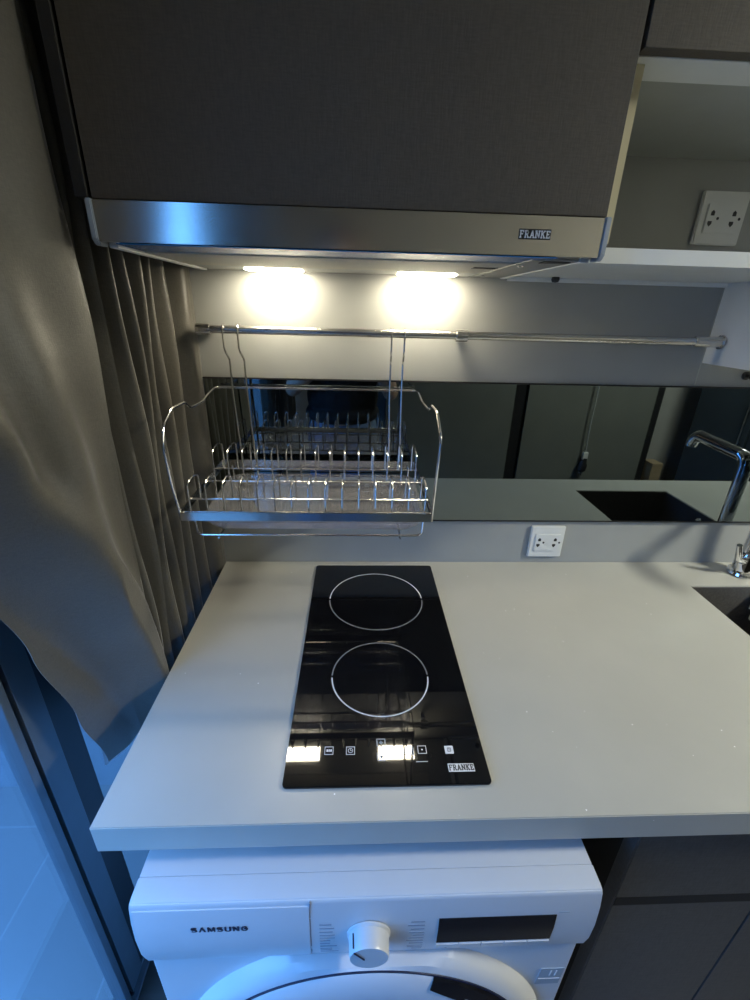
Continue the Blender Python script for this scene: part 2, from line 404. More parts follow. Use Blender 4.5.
# hanging cable with plug
pc = thing('hanging_cable', 'thin grey cable with a black plug hanging against the wardrobe, seen in the mirror', 'cable', (1.74, -1.98, -.48))
cp = [(1.70, -2.0, .75), (1.71, -1.995, .61), (1.715, -1.99, .4), (1.722, -1.985, .15), (1.718, -1.985, -.1), (1.728, -1.985, -.33)]
obj('cord', tube(BM(), fillet(cp, .1, 6), .005, 8), M['niche'], pc)
obj('cord_tag', box(BM(), 1.712, 1.748, -2.0, -1.975, -.355, -.30, .004), M['socket'], pc)
b = BM(); lathe(b, [(0, 0), (.016, .0), (.02, -.03), (.03, -.045), (.03, -.09), (.02, -.10), (0, -.10)], (1.732, -1.985, -.345), (.12, 0, 1), 20)
obj('plug', b, M['black'], pc)
b = BM(); tube(b, [(1.712, -1.985, -.44), (1.708, -1.985, -.475)], .004); tube(b, [(1.73, -1.985, -.44), (1.727, -1.985, -.475)], .004); obj('plug_pins', b, M['chrome'], pc)

# added ceiling lamp, out of view, neutral fill from the right
cl = thing('fill_light', 'round white ceiling light added out of view as fill over the right end of the kitchen', 'ceiling light', (2.1, -.95, CZ - .05))
obj('lamp_rim', lathe(BM(), [(.19, .05), (.2, .04), (.2, 0), (.185, 0), (.185, .05)], (2.1, -.95, CZ - .05), (0, 0, 1), 48), M['white'], cl)
obj('diffuser', lathe(BM(), [(.185, .01), (.12, -.008), (0, -.014)], (2.1, -.95, CZ - .05), (0, 0, 1), 48), M['fill_lamp'], cl)

# ================================================================== WORKTOP, SINK, HOB
CT = -.0472; XL = -.2274
b = BM()
box(b, XL, .9135, -.63, 0, CT, 0); box(b, .9135, 1.256, -.63, -.515, CT, 0)
box(b, .9135, 1.256, -.1106, 0, CT, 0); box(b, 1.256, 2.0, -.63, 0, CT, 0)
bmesh.ops.remove_doubles(b, verts=b.verts[:], dist=1e-5)
b.free(); b = BM()
# one slab with a cut-out: grid of cells, the hole left open
gx = [XL, .9135, 1.256, 2.0]; gy = [-.63, -.515, -.1106, 0]
vt = {}
for k, z in enumerate((CT, 0)):
    for i, x in enumerate(gx):
        for j, y in enumerate(gy): vt[i, j, k] = b.verts.new((x, y, z))
for i in range(3):
    for j in range(3):
        if (i, j) == (1, 1): continue
        b.faces.new((vt[i, j, 1], vt[i + 1, j, 1], vt[i + 1, j + 1, 1], vt[i, j + 1, 1]))
        b.faces.new((vt[i, j, 0], vt[i, j + 1, 0], vt[i + 1, j + 1, 0], vt[i + 1, j, 0]))
def sq(a, c): b.faces.new((vt[a[0], a[1], 0], vt[c[0], c[1], 0], vt[c[0], c[1], 1], vt[a[0], a[1], 1]))
for i in range(3): sq((i, 0), (i + 1, 0)); sq((i + 1, 3), (i, 3))
for j in range(3): sq((3, j), (3, j + 1)); sq((0, j + 1), (0, j))
sq((1, 1), (1, 2)); sq((1, 2), (2, 2)); sq((2, 2), (2, 1)); sq((2, 1), (1, 1))
bmesh.ops.recalc_face_normals(b, faces=b.faces[:])
bmesh.ops.bevel(b, geom=[e for e in b.edges if len(e.link_faces) == 2 and e.calc_face_angle(0) > 1], offset=.0012, segments=2, affect='EDGES')
wt = tag(obj('worktop', b, M['quartz']), 'pale grey quartz worktop with tiny white flecks over the washing machine', 'worktop')

sk = thing('sink', 'dark granite sink set flush into the right of the worktop', 'sink', (1.085, -.31, -.25))
b = BM()
x0, x1, y0, y1 = .9155, 1.254, -.513, -.1126
o1 = rrect(x0, x1, y0, y1, .004); o2 = rrect(x0 - .012, x1 + .012, y0 - .012, y1 + .012, .02); o3 = rrect(x0 + .012, x1 - .012, y0 + .012, y1 - .012, .03)
def ring(o, z): return [b.verts.new((a, c, z)) for a, c in o]
oo = rrect(x0 - .0015, x1 + .0015, y0 - .0015, y1 + .0015, .0055)
R = [ring(oo, -.003), ring(o1, -.003), ring(o1, -.20), ring(o3, -.225), ring(rrect(x0 + .03, x1 - .03, y0 + .03, y1 - .03, .03), -.227)]
Ro = [ring(oo, -.003), ring(oo, -.21), ring(o3, -.235)]
for A, B in list(zip(R, R[1:])) + list(zip(Ro, Ro[1:])):
    for k in range(len(A)): b.faces.new((A[k], A[(k + 1) % len(A)], B[(k + 1) % len(A)], B[k]))
b.faces.new(R[-1]); b.faces.new(Ro[-1][::-1])
bmesh.ops.remove_doubles(b, verts=b.verts[:], dist=1e-6)
obj('basin', b, M['sink'], sk)
obj('drain', lathe(BM(), [(0, .002), (.02, .002), (.035, .004), (.04, .0)], (1.085, -.31, -.227), (0, 0, 1), 32), M['chrome'], sk)

ca = thing('sink_caddy', 'white plastic caddy hooked in the back of the dark sink', 'caddy', (1.15, -.15, -.08))
b = BM(); prism(b, rrect(1.075, 1.19, -.16, -.122, .012), -.085, -.06); prism(b, rrect(1.075, 1.19, -.16, -.156, .0019), -.06, -.02); prism(b, rrect(1.075, 1.19, -.122, -.118, .0019), -.06, -.02)
prism(b, rrect(1.075, 1.079, -.16, -.118, .0019), -.06, -.02); prism(b, rrect(1.186, 1.19, -.16, -.118, .0019), -.06, -.02)
obj('tray', b, M['white'], ca)
obj('hook', tube(BM(), fillet([(1.12, -.119, -.03), (1.12, -.108, .0), (1.12, -.108, .008), (1.12, -.095, .008)], .01), .004), M['white'], ca)

fa = thing('faucet', 'chrome mixer faucet with a square arched spout beside the sink', 'faucet', (1.085, -.055, 0))
obj('base', lathe(BM(), [(0, 0), (.03, 0), (.032, .004), (.03, .01), (.0235, .014), (.0235, .055), (.02, .062), (.014, .064), (0, .064)], (1.085, -.055, 0), (0, 0, 1), 40), M['chrome'], fa)
obj('spout', tube(BM(), fillet([(1.085, -.055, .05), (1.085, -.055, .278), (1.083, -.235, .288), (1.083, -.250, .262)], .03, 8), .0155, 20), M['chrome'], fa)
b = BM(); tube(b, [(1.065, -.065, .045), (1.045, -.072, .055), (1.030, -.078, .095)], .007, 12, radii=[.011, .008, .006]); obj('lever', b, M['chrome'], fa)
obj('aerator', lathe(BM(), [(0, 0), (.014, 0), (.014, .016), (0, .016)], (1.083, -.2515, .252), (0, .1, 1), 24), M['chrome'], fa)

hb = thing('induction_hob', 'black glass two-zone induction hob let into the pale worktop', 'hob', (.145, -.306, 0))
b = BM(); prism(b, [(x + .0, y) for x, y in rrect(.003, .2905, -.5865, -.0255, .006)], .0003, .0045, bev=.0008); obj('glass_top', b, M['hobglass'], hb)
HZ = .0046
def flat(bm, outline, z=HZ, h=.0003): return prism(bm, outline, z, z + h)
def arc_band(bm, c, r, w_, a0, a1, n=60):
    o = [(c[0] + (r + w_) * math.cos(a0 + (a1 - a0) * k / n), c[1] + (r + w_) * math.sin(a0 + (a1 - a0) * k / n)) for k in range(n + 1)]
    i = [(c[0] + r * math.cos(a0 + (a1 - a0) * k / n), c[1] + r * math.sin(a0 + (a1 - a0) * k / n)) for k in range(n + 1)]
    for k in range(n):
        vs = [bm.verts.new((*p, HZ + .0003)) for p in (i[k], o[k], o[k + 1], i[k + 1])]; bm.faces.new(vs)
    bmesh.ops.remove_doubles(bm, verts=bm.verts[:], dist=1e-6)
for c, r, far in (((.1465, -.1680), .1010, True), ((.1448, -.392), .083, False)):
    z1 = BM(); g = .03
    arc_band(z1, c, r, .0022, g, PI - g); oa = obj('cooking_zone_ring', z1, M['print'] if far else M['printgrey'], hb)
    z2 = BM(); arc_band(z2, c, r, .0022, PI + g, 2 * PI - g); ob = obj('cooking_zone_ring', z2, M['printgrey'] if far else M['print'], hb)
# touch keys: small outlined squares with a sign in each
def key(cx, cy, kind, s=.0064):
    b = BM(); t = .0008
    if kind == 'filled': flat(b, rrect(cx - s, cx + s, cy - s, cy + s, .001), HZ, .0002)
    else:
        for q in ((cx - s, cx + s, cy + s - t, cy + s), (cx - s, cx + s, cy - s, cy - s + t), (cx - s, cx - s + t, cy - s, cy + s), (cx + s - t, cx + s, cy - s, cy + s)):
            box(b, q[0], q[1], q[2], q[3], HZ, HZ + .0003)
    if kind == 'clock':
        arc_band(b, (cx, cy), .003, .0008, 0, 2 * PI, 20); box(b, cx - .0003, cx + .0003, cy, cy + .0025, HZ, HZ + .0003); box(b, cx, cx + .002, cy - .0003, cy + .0003, HZ, HZ + .0003)
    if kind == 'bars':
        for k in (-1, 0, 1): box(b, cx - .0035 + (k + 1) * .0028, cx - .0018 + (k + 1) * .0028, cy - .0018, cy + .0018, HZ, HZ + .0003)
    if kind in ('plus', 'star'): 
        for d in (0, 1):
            a, c_ = (.0028, .0006) if d else (.0006, .0028)
            box(b, cx - a, cx + a, cy - c_, cy + c_, HZ, HZ + .0003)
    if kind == 'star':
        box(b, cx - .0016, cx + .0016, cy - .0016, cy + .0016, HZ, HZ + .0003)
    if kind == 'dot': box(b, cx - .001, cx + .001, cy - .001, cy + .001, HZ, HZ + .0003)
    o = obj('touch_key', b, M['print'], hb)
    if kind == 'filled':
        b = BM(); 
        for q in ((cx - .0026, cx - .0018, -.003, .003), (cx + .0018, cx + .0026, -.003, .003), (cx - .0026, cx + .0026, .0022, .003), (cx - .0026, cx + .0026, -.003, -.0022), (cx - .0004, cx + .0004, -.001, .0022)):
            box(b, q[0], q[1], cy + q[2], cy + q[3], HZ + .0002, HZ + .0005)
        obj('key_sign', b, M['navy'], o)
key(.0634, -.5335, 'bars'); key(.0948, -.5341, 'clock'); key(.1401, -.5219, 'star'); key(.1398, -.5444, 'star')
key(.1807, -.5357, 'plain'); key(.2, -.5344, 'dot'); key(.24, -.5352, 'filled')
obj('slider_mark', box(BM(), .189, .206, -.5535, -.5527, HZ, HZ + .0003), M['print'], hb)
b = BM(); box(b, .2335, .2708, -.5690, -.5570, HZ, HZ + .0003, .0); lg = obj('brand_plate', b, M['print'], hb)
obj('brand_lettering', text_bm('FRaNKE', .0345, .0088, .0003, fr((.2521, -.5630, HZ + .0003), (1, 0, 0), (0, 1, 0)), .16, .30, True), M['black'], lg)

# ================================================================== MIRROR, SOCKETS, RAIL
mr = thing('mirror', 'long dark tinted mirror panel on the wall behind the dish rack', 'mirror', (.6, -.004, .1224))
obj('tinted_glass', box(BM(), -.2265, 1.9, -.0065, -.0005, .1235, .4545, .0006), M['mirror'], mr)
b = BM(); box(b, -.2265, 1.9, -.0072, -.0002, .4545, .457); box(b, -.2265, 1.9, -.0072, -.0002, .1205, .1235); obj('edge_trim', b, M['blackgap'], mr)

def outlet(cx, cz, w_, h_, label):
    t = thing('power_outlet', label, 'power outlet', (cx, -.005, cz - h_ / 2), 'double wall outlets')
    f = lambda a, c, d: (a, -d, c)
    b = BM(); prism(b, rrect(cx - w_ / 2, cx + w_ / 2, cz - h_ / 2, cz + h_ / 2, .003), .0005, .009, f, .002); obj('cover_plate', b, M['socket'], t)
    b = BM(); prism(b, rrect(cx - w_ * .36, cx + w_ * .38, cz - h_ * .29, cz + h_ * .27, .003), .0085, .0115, f, .001); obj('socket_module', b, M['socket'], t)
    s = w_ / .09; e_ = 1.3
    for sx in (-.019, .023):
        b = BM()
        for dx, dz, kind in ((-.002, .0085, 0), (-.004, -.0095, 1), (.0095, -.0005, 2)):
            x = cx + (sx + dx) * s; z = cz + dz * s
            if kind == 0: prism(b, [(x + a * .0028 * e_, z + c * .0036 * e_) for a, c in ((-1, -1), (1, -1), (1, .3), (0, 1), (-1, .3))], .0112, .0118, f)
            if kind == 1: prism(b, [(x + a * .0032 * e_, z + c * .0036 * e_) for a, c in ((-1, 1), (1, 1), (1, 0), (0, -1), (-1, 0))], .0112, .0118, f)
            if kind == 2: prism(b, [(x + .0026 * math.cos(q * PI / 6), z + .0026 * math.sin(q * PI / 6)) for q in range(12)], .0112, .0118, f)
        obj('socket_holes', b, M['black'], t)
    return t
outlet(.5865, .064, .087, .087, 'white double power outlet on the wall just above the worktop')
outlet(.8005, .7745, .092, .089, 'white double power outlet at the back of the open shelf niche')

hk = tag(obj('wall_hook', lathe(BM(), [(0, 0), (.009, 0), (.009, .004), (.004, .006), (.004, .014), (.007, .018), (0, .02)], (.965, -.0002, .482), (0, -1, 0), 20), M['black']), 'tiny dark round hook on the wall above the mirror right end', 'hook')

rl = thing('hanging_rail', 'long steel hanging rail on the wall above the mirror', 'rail', (.3, -.04, .54))
RY = -.04; RZ = .5525
obj('rod', tube(BM(), [(-.205, RY, RZ + .0015), (.83, RY, RZ)], .008, 24), M['steelrod'], rl)
for x0, x1, zz in ((-.2155, -.188, RZ + .0015), (.795, .8515, RZ)):
    b = BM(); lathe(b, [(0, 0), (.0095, 0), (.0105, .002), (.0105, x1 - x0 - .003), (.009, x1 - x0), (0, x1 - x0)], (x0, RY, zz), (1, 0, 0), 28); obj('end_cap', b, M['steelrod'], rl)
b = BM(); lathe(b, [(.0, 0), (.014, 0), (.014, .003), (.0105, .004), (0, .004)], (.8535, RY, RZ), (-1, 0, 0), 24); obj('wall_flange', b, M['steelrod'], rl)
b = BM(); box(b, -.2125, -.192, RY, -.0003, RZ - .006, RZ + .008, .002); obj('wall_bracket', b, M['steelrod'], rl)
b = BM(); lathe(b, [(.0085, 0), (.0125, .001), (.0125, .023), (.0085, .024)], (.298, RY, RZ), (1, 0, 0), 28); box(b, .3045, .3155, RY + .006, -.0003, RZ - .006, RZ + .006, .002); obj('middle_bracket', b, M['steelrod'], rl)

# ================================================================== DISH RACK
rk = thing('dish_rack', 'stainless wire dish rack hanging empty from the wall rail', 'dish rack', (.02, -.17, .24))
RX0, RX1, RF, RB = -.1985, .234, -.300, -.030
band_t, band_b = .2775, .2665
b = BM()
out = rrect(RX0, RX1, RF, RB, .005, 4); inn = rrect(RX0 + .0015, RX1 - .0015, RF + .0015, RB - .0015, .0035, 4)
zs = lambda y: 0.0045 * (y - RF) / (RB - RF)
hb_ = lambda y: .0150 + .004 * (y - RF) / (RB - RF)
A = [b.verts.new((x, y, band_t + zs(y))) for x, y in out]; B = [b.verts.new((x, y, band_t + zs(y) - hb_(y))) for x, y in out]
C = [b.verts.new((x, y, band_t + zs(y))) for x, y in inn]; D = [b.verts.new((x, y, band_t + zs(y) - hb_(y))) for x, y in inn]
n = len(A)
for k in range(n):
    j = (k + 1) % n
    b.faces.new((A[k], A[j], C[j], C[k])); b.faces.new((B[k], D[k], D[j], B[j])); b.faces.new((A[k], B[k], B[j], A[j])); b.faces.new((C[k], C[j], D[j], D[k]))
obj('frame_band', b, M['steel'], rk)
for y in (-.0755, -.148, -.2345, -.289):
    z = band_t - .004 + zs(y); obj('cross_wire', tube(BM(), [(RX0, y, z), (RX1, y, z)], .0020, 8), M['wire'], rk)
def loop_mesh(x, ya, yb, ztop, zfoot, xs=0.):
    r = abs(yb - ya) / 2; p = [(x, ya, zfoot)]
    for k in range(9):
        a = PI * k / 8; yy = (ya + yb) / 2 - r * math.cos(a) * (1 if yb > ya else -1); zz = ztop - .010 + .010 * math.sin(a); p.append((x, yy, zz))
    p.append((x, yb, zfoot)); return tube(BM(), p, .0016, 8)
for i in range(15):
    x = -.1805 + i * (.2195 + .1805) / 14
    obj('plate_loop', loop_mesh(x, -.146, -.0765, .3400, band_t - .002 + .002), M['wire'], rk)
for i in range(15):
    x = -.1805 + i * (.2195 + .1805) / 14
    obj('plate_loop', loop_mesh(x, -.289, -.2345, .3270, band_t - .003), M['wire'], rk)
# lower carrier for the drip tray
b = BM(); tube(b, fillet([(-.174, RF + .006, .272), (-.172, RF + .006, .2330), (.216, RF + .006, .2330), (.218, RF + .006, .272)], .01), .0018, 8)
tube(b, fillet([(-.174, RB - .012, .272), (-.172, RB - .012, .2330), (.216, RB - .012, .2330), (.218, RB - .012, .272)], .01), .0018, 8)
for x in (-.135, .178): tube(b, [(x, RF - .001, .2308), (x, RF + .006, .2308), (x, RB - .01, .2308), (x, RB - .004, .2308)], .0018, 8)
obj('tray_carrier', b, M['wire'], rk)
# side arms and top bar as one bent wire
AL = [(-.195, -.2965, .272), (-.198, -.305, .33), (-.198, -.312, .395), (-.198, -.300, .425), (-.1975, -.262, .4435), (-.197, -.202, .4425), (-.197, -.184, .4285), (-.197, -.11, .4265), (-.197, -.075, .434), (-.196, -.026, .4395), (-.17, -.024, .4395)]
AR = [(.231, -.2965, .272), (.2295, -.312, .33), (.229, -.325, .384), (.229, -.331, .42), (.2285, -.284, .4495), (.228, -.226, .4490), (.228, -.206, .4365), (.228, -.118, .433), (.228, -.06, .440), (.2275, -.026, .4395), (.20, -.024, .4395)]
obj('carrying_arm', tube(BM(), fillet(AL + AR[::-1], .010, 4), .0024, 10), M['wire'], rk)
# hooks over the rail, in pairs
for (xa, xb, xc) in ((-.1625, -.1600, -.1535), (-.1335, -.1305, -.1240), (.1687, .1700, .1745), (.1945, .1955, .1985)):
    p = []
    for k in range(9):
        a = -PI * .15 + (PI * 1.15) * k / 8; p.append((xa, RY + .0105 * math.cos(a), RZ + .0105 * math.sin(a)))
    p = p[:]
    p += [(xa, RY - .0105, RZ - .02), (xa, RY - .010, RZ - .036), (xb, -.0275, RZ - .056), (xb, -.0275, .44), (xc, -.0275, .272), (xc, -.033, .268)]
    obj('rail_hook', tube(BM(), p[:9] + fillet(p[8:], .008, 3)[1:], .0021, 8), M['wire'], rk)

ty = thing('drip_tray', 'clear plastic drip tray lying under the wires of the dish rack', 'tray', (.02, -.18, .2385))
b = BM(); levels = [(.012, .2360), (.004, .2375), (-.002, .2445), (-.006, .256), (-.0125, .2575)]
rings = [[b.verts.new((x, y, z)) for x, y in rrect(-.158 + d, .214 - d, -.284 + d, -.068 - d, .028, 6)] for d, z in [(.03, .236)] + levels]
for A, B in zip(rings, rings[1:]):
    for k in range(len(A)): b.faces.new((A[k], A[(k + 1) % len(A)], B[(k + 1) % len(A)], B[k]))
b.faces.new(rings[0])
bmesh.ops.recalc_face_normals(b, faces=b.faces[:])
bmesh.ops.solidify(b, geom=b.faces[:], thickness=-.0012)
obj('tray_shell', b, M['clear'], ty)
for k in range(5):
    x = -.115 + k * .072; obj('tray_rib', box(BM(), x - .001, x + .001, -.24, -.10, .2362, .2376), M['clear'], ty)

# ================================================================== HOOD AND UPPER CABINETS
hd = thing('range_hood', 'slim stainless range hood with two lit lamps under the dark cabinet', 'range hood', (.1, -.18, .66))
HX0, HX1 = -.2045, .3965
f = lambda a, c, d: (d, a, c)
b = BM(); prism(b, [(-.372, .6635), (-.372, .7055), (-.366, .7062), (-.352, .7062), (-.352, .6625)], HX0, HX1, f, .0008); obj('front_fascia', b, M['steel'], hd)
b = BM(); box(b, HX0 + .003, HX1 - .003, -.352, -.002, .6630, .7052); obj('housing', b, M['lampstrip'], hd)
for x0, x1 in ((HX0 - .007, HX0 - .0002), (HX1 + .0002, HX1 + .007)):
    b = BM(); prism(b, [(-.374, .6655), (-.374, .7065), (-.35, .7065), (-.35, .660), (-.368, .660)], x0, x1, f, .001); obj('end_cap', b, M['bluemetal'], hd)
for x0, x1 in ((HX0 + .001, HX0 + .012), (HX1 - .012, HX1 - .001)):
    obj('underside_lip', box(BM(), x0, x1, -.352, -.003, .6590, .6630, .001), M['white'], hd)
obj('protective_film', box(BM(), -.186, .346, -.371, -.298, .6614, .6624), M['film'], hd)
obj('filter_panel', box(BM(), -.186, .318, -.296, -.116, .6600, .6629, .001), M['filter'], hd)
obj('lamp_strip', box(BM(), -.186, .318, -.113, -.008, .6610, .6629, .0005), M['lampstrip'], hd)
for x0, x1 in ((-.106, -.004), (.176, .284)):
    obj('lamp', box(BM(), x0, x1, -.070, -.026, .6585, .6612, .001), M['lamp'], hd)
cpn = obj('control_strip', box(BM(), .322, .383, -.350, -.008, .6605, .6629, .001), M['lampstrip'], hd)
b = BM(); box(b, .340, .375, -.345, -.325, .6594, .6606, .0005); obj('slide_switch', b, M['black'], cpn)
for y in (-.27, -.06):
    obj('screw', lathe(BM(), [(0, -.001), (.004, -.001), (.005, 0)], (.335, y, .6605), (0, 0, 1), 16), M['chrome'], cpn)
b = BM()
for y in (-.235, -.22): box(b, .275, .312, y - .003, y + .003, .6592, .6602, .001)
obj('filter_slots', b, M['black'], hd)
lp = obj('brand_plate', box(BM(), .2935, .3325, -.3726, -.3718, .6805, .6915), M['black'], hd)
obj('brand_lettering', text_bm('FRaNKE', .0365, .0082, .0004, fr((.313, -.3726, .6860), (1, 0, 0), (0, 0, 1)), .16, .30, True), M['print'], lp)

UZ = 1.45
hc = thing('hood_cabinet', 'dark linen-look wall cabinet with one large door above the range hood', 'cabinet', (.1, -.18, .706))
obj('carcass', box(BM(), -.222, .4015, -.346, -.002, .7075, UZ), M['blackgap'], hc)
obj('cabinet_door', box(BM(), -.2065, .4005, -.366, -.348, .7075, UZ, .0008), M['door'], hc)
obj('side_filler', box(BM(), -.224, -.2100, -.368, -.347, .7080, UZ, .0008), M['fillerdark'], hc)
nc = thing('niche_cabinet', 'dark linen-look wall cabinet over the open niche at the upper right', 'cabinet', (1.2, -.18, .68))
obj('carcass', box(BM(), .4065, 2.0, -.346, -.002, .8680, UZ), M['niche'], nc)
obj('lit_bottom_edge', box(BM(), .4065, 2.0, -.346, -.292, .8630, .8680, .001), M['white'], nc)  # white strip imitates the light caught along the niche ceiling front
obj('cabinet_door', box(BM(), .4055, 1.05, -.366, -.348, .8630, UZ, .0008), M['door'], nc)
obj('cabinet_door', box(BM(), 1.054, 2.0, -.366, -.348, .8630, UZ, .0008), M['door'], nc)
sp = obj('side_panel', box(BM(), .4035, .4262, -.330, -.002, .6842, .8628), M['niche'], nc)
obj('edge_band', box(BM(), .4040, .4262, -.3316, -.330, .6842, .8628), M['cream'], sp)

sh = tag(obj('open_shelf', box(BM(), .4045, 2.0, -.300, -.0005, .6642, .6838, .0008), M['white']), 'long white open shelf on the wall right of the range hood', 'shelf')
bp_ = tag(obj('bracket_panel', box(BM(), .8555, .8735, -.300, -.0005, .507, .6638, .0008), M['white']), 'short white upright panel under the open shelf holding the rail end', 'panel')
ft = tag(obj('shelf_bumper', lathe(BM(), [(0, 0), (.007, 0), (.008, -.004), (.006, -.009), (0, -.01)], (.487, -.03, .6640), (0, 0, 1), 20), M['black']), 'small black round bumper under the open shelf beside the hood', 'bumper')

# ================================================================== BASE CABINET
bc = thing('base_cabinet', 'dark grey base cabinet with a slot handle under the right of the worktop', 'cabinet', (1.2, -.3, FZ))
b = BM(); box(b, .508, .526, -.609, -.003, FZ + .1, CT - .003); box(b, .526, .88, -.588, -.003, FZ + .1, CT - .003); box(b, .88, 2., -.588, -.003, FZ + .1, -.26)
box(b, .53, 2., -.54, -.05, FZ, FZ + .1); obj('carcass', b, M['blackgap'], bc)
obj('side_panel', box(BM(), .5075, .5255, -.610, -.588, FZ + .1, CT - .004, .0005), M['door_dark'], bc)
obj('handle_gap_shade', box(BM(), .512, 2.0, -.6109, -.588, -.2580, -.2365), M['blackgap'], bc)  # black bar fills the handle slot in place of its shade
obj('top_rail', box(BM(), .526, .575, -.610, -.588, -.085, CT - .004, .0005), M['door_dark'], bc)
d = obj('drawer_front', box(BM(), .510, 2.0, -.611, -.589, -.236, -.060, .001), M['door_dark'], bc)
obj('cabinet_door', box(BM(), .510, .748, -.611, -.589, FZ + .11, -.2585, .001), M['door_dark'], bc)
obj('cabinet_door', box(BM(), .752, 1.3, -.611, -.589, FZ + .11, -.2585, .001), M['door_dark'], bc)
obj('cabinet_door', box(BM(), 1.303, 2.0, -.611, -.589, FZ + .11, -.2585, .001), M['door_dark'], bc)

# ================================================================== WASHING MACHINE
wm = thing('washing_machine', 'white front-loading washing machine standing under the left of the worktop', 'washing machine', (.123, -.36, FZ))
WX0, WX1, WT, WF = -.1770, .4235, -.0845, -.6705
obj('body', box(BM(), WX0 + .003, WX1 - .003, -.667, -.06, FZ + .02, -.100, .003, 3), M['wm'], wm)
b = BM(); box(b, WX0, WX1, -.6402, -.05, -.104, WT, .0008, 2); obj('top_cover', b, M['wm'], wm)
# control panel: bulged front, a touch wider than the body
b = BM()
prof = [(-.64, WT - .0002), (-.662, WT - .0002), (-.6685, WT - .002), (-.6715, WT - .007), (-.6755, -.115), (-.678, -.15), (-.677, -.185), (-.672, -.212), (-.668, -.216), (-.645, -.216)]
prism(b, prof, WX0 - .001, WX1 + .001, lambda a, c, d: (d, a, c), .0012); obj('control_panel', b, M['wm'], wm)
def wy(z):
    P = [(-.216, -.668), (-.212, -.672), (-.185, -.677), (-.15, -.678), (-.115, -.6755), (-.0915, -.6715)]
    for (a, ya), (c, yc) in zip(P, P[1:]):
        if a <= z <= c: return ya + (yc - ya) * (z - a) / (c - a)
    return -.672
def strip(bm, x0, x1, z0, z1, off=.0008, n=6, xs=0.):
    """thin skin lying on the bulged control panel"""
    fr_ = []; bk = []
    for k in range(n + 1):
        z = z0 + (z1 - z0) * k / n
        fr_.append((bm.verts.new((x0, wy(z) - off, z)), bm.verts.new((x1 + xs * 0, wy(z) - off, z)))); bk.append((bm.verts.new((x0, wy(z) + .002, z)), bm.verts.new((x1, wy(z) + .002, z))))
    for k in range(n):
        bm.faces.new((fr_[k][0], fr_[k][1], fr_[k + 1][1], fr_[k + 1][0])); bm.faces.new((fr_[k][0], fr_[k + 1][0], bk[k + 1][0], bk[k][0])); bm.faces.new((fr_[k][1], bk[k][1], bk[k + 1][1], fr_[k + 1][1]))
    bm.faces.new((fr_[0][0], bk[0][0], bk[0][1], fr_[0][1])); bm.faces.new((fr_[n][0], fr_[n][1], bk[n][1], bk[n][0]))
    return bm
dw = obj('detergent_drawer', strip(BM(), WX0 + .003, .0445, -.211, -.094, .0012), M['wm'], wm)
obj('drawer_joint', strip(BM(), .0448, .0462, -.213, -.088, .0004), M['wmline'], wm)
zt = -.1285
obj('brand_lettering', text_bm('SAMSUNG', .0705, .0120, .0006, fr((-.0690, wy(zt) - .0011, zt), (1, .0, 0), (0, -.03, 1)), .19, .30), M['navy'], dw)
obj('display_window', strip(BM(), .2120, .3675, -.181, -.124, .0007), M['screen'], wm)
for k in range(5):
    x = .2125 + k * .0312; obj('touch_button', strip(BM(), x, x + .0300, -.197, -.184, .0018), M['wm'], wm)
b = BM(); 
for z in (-.204,): strip(b, .226, .229, z - .0015, z + .0015, .0006, 1)
obj('button_dot', b, M['wmline'], wm)
# knob
KX, KZ = .121, -.1515
ky = wy(KZ)
kn = obj('program_knob', lathe(BM(), [(.0285, 0), (.0285, .002), (.0262, .004), (.0255, .021), (.0242, .025), (0, .0255)], (KX, ky + .001, KZ), (0, -1, 0), 48), M['wm'], wm)
b = BM(); ang = math.radians(140)
dx, dz = math.cos(ang), math.sin(ang)
tube(b, [(KX + dx * .0268, ky - .006, KZ + dz * .0268), (KX + dx * .0262, ky - .0205, KZ + dz * .0262)], .0009, 6); tube(b, [(KX + dx * .0252, ky - .0248, KZ + dz * .0252), (KX + dx * .008, ky - .0257, KZ + dz * .002)], .0009, 6)
obj('pointer_line', b, M['navy'], kn)
random.seed(3)
for side, xa in ((0, .057), (1, .1680)):
    b = BM()
    for k in range(11):
        z = -.1290 - k * .0073; L_ = random.uniform(.013, .024)
        if side == 0: strip(b, xa, xa + L_, z - .0011, z + .0011, .0004, 1)
        else: strip(b, xa + .026 - L_, xa + .026, z - .0011, z + .0011, .0004, 1)
    obj('program_print', b, M['wmprint'], wm)
b = BM(); strip(b, .370, .384, -.1200, -.1188, .0004, 1); obj('model_print', b, M['wmgrey'], wm)
# energy sticker on the body front
b = BM(); prism(b, [(.377, -.338), (.413, -.338), (.415, -.292), (.380, -.292)], .6672, .6682, lambda a, c, d: (a, -d, c)); st = obj('energy_sticker', b, M['wmgrey'], wm)
b = BM(); 
for x in (.394, .402): prism(b, [(x, -.312), (x + .002, -.312), (x + .003, -.298), (x + .001, -.298)], .6682, .6686, lambda a, c, d: (a, -d, c))
prism(b, [(.380, -.322), (.412, -.322), (.412, -.3205), (.380, -.3205)], .6682, .6686, lambda a, c, d: (a, -d, c))
obj('sticker_marks', b, M['print'], st)
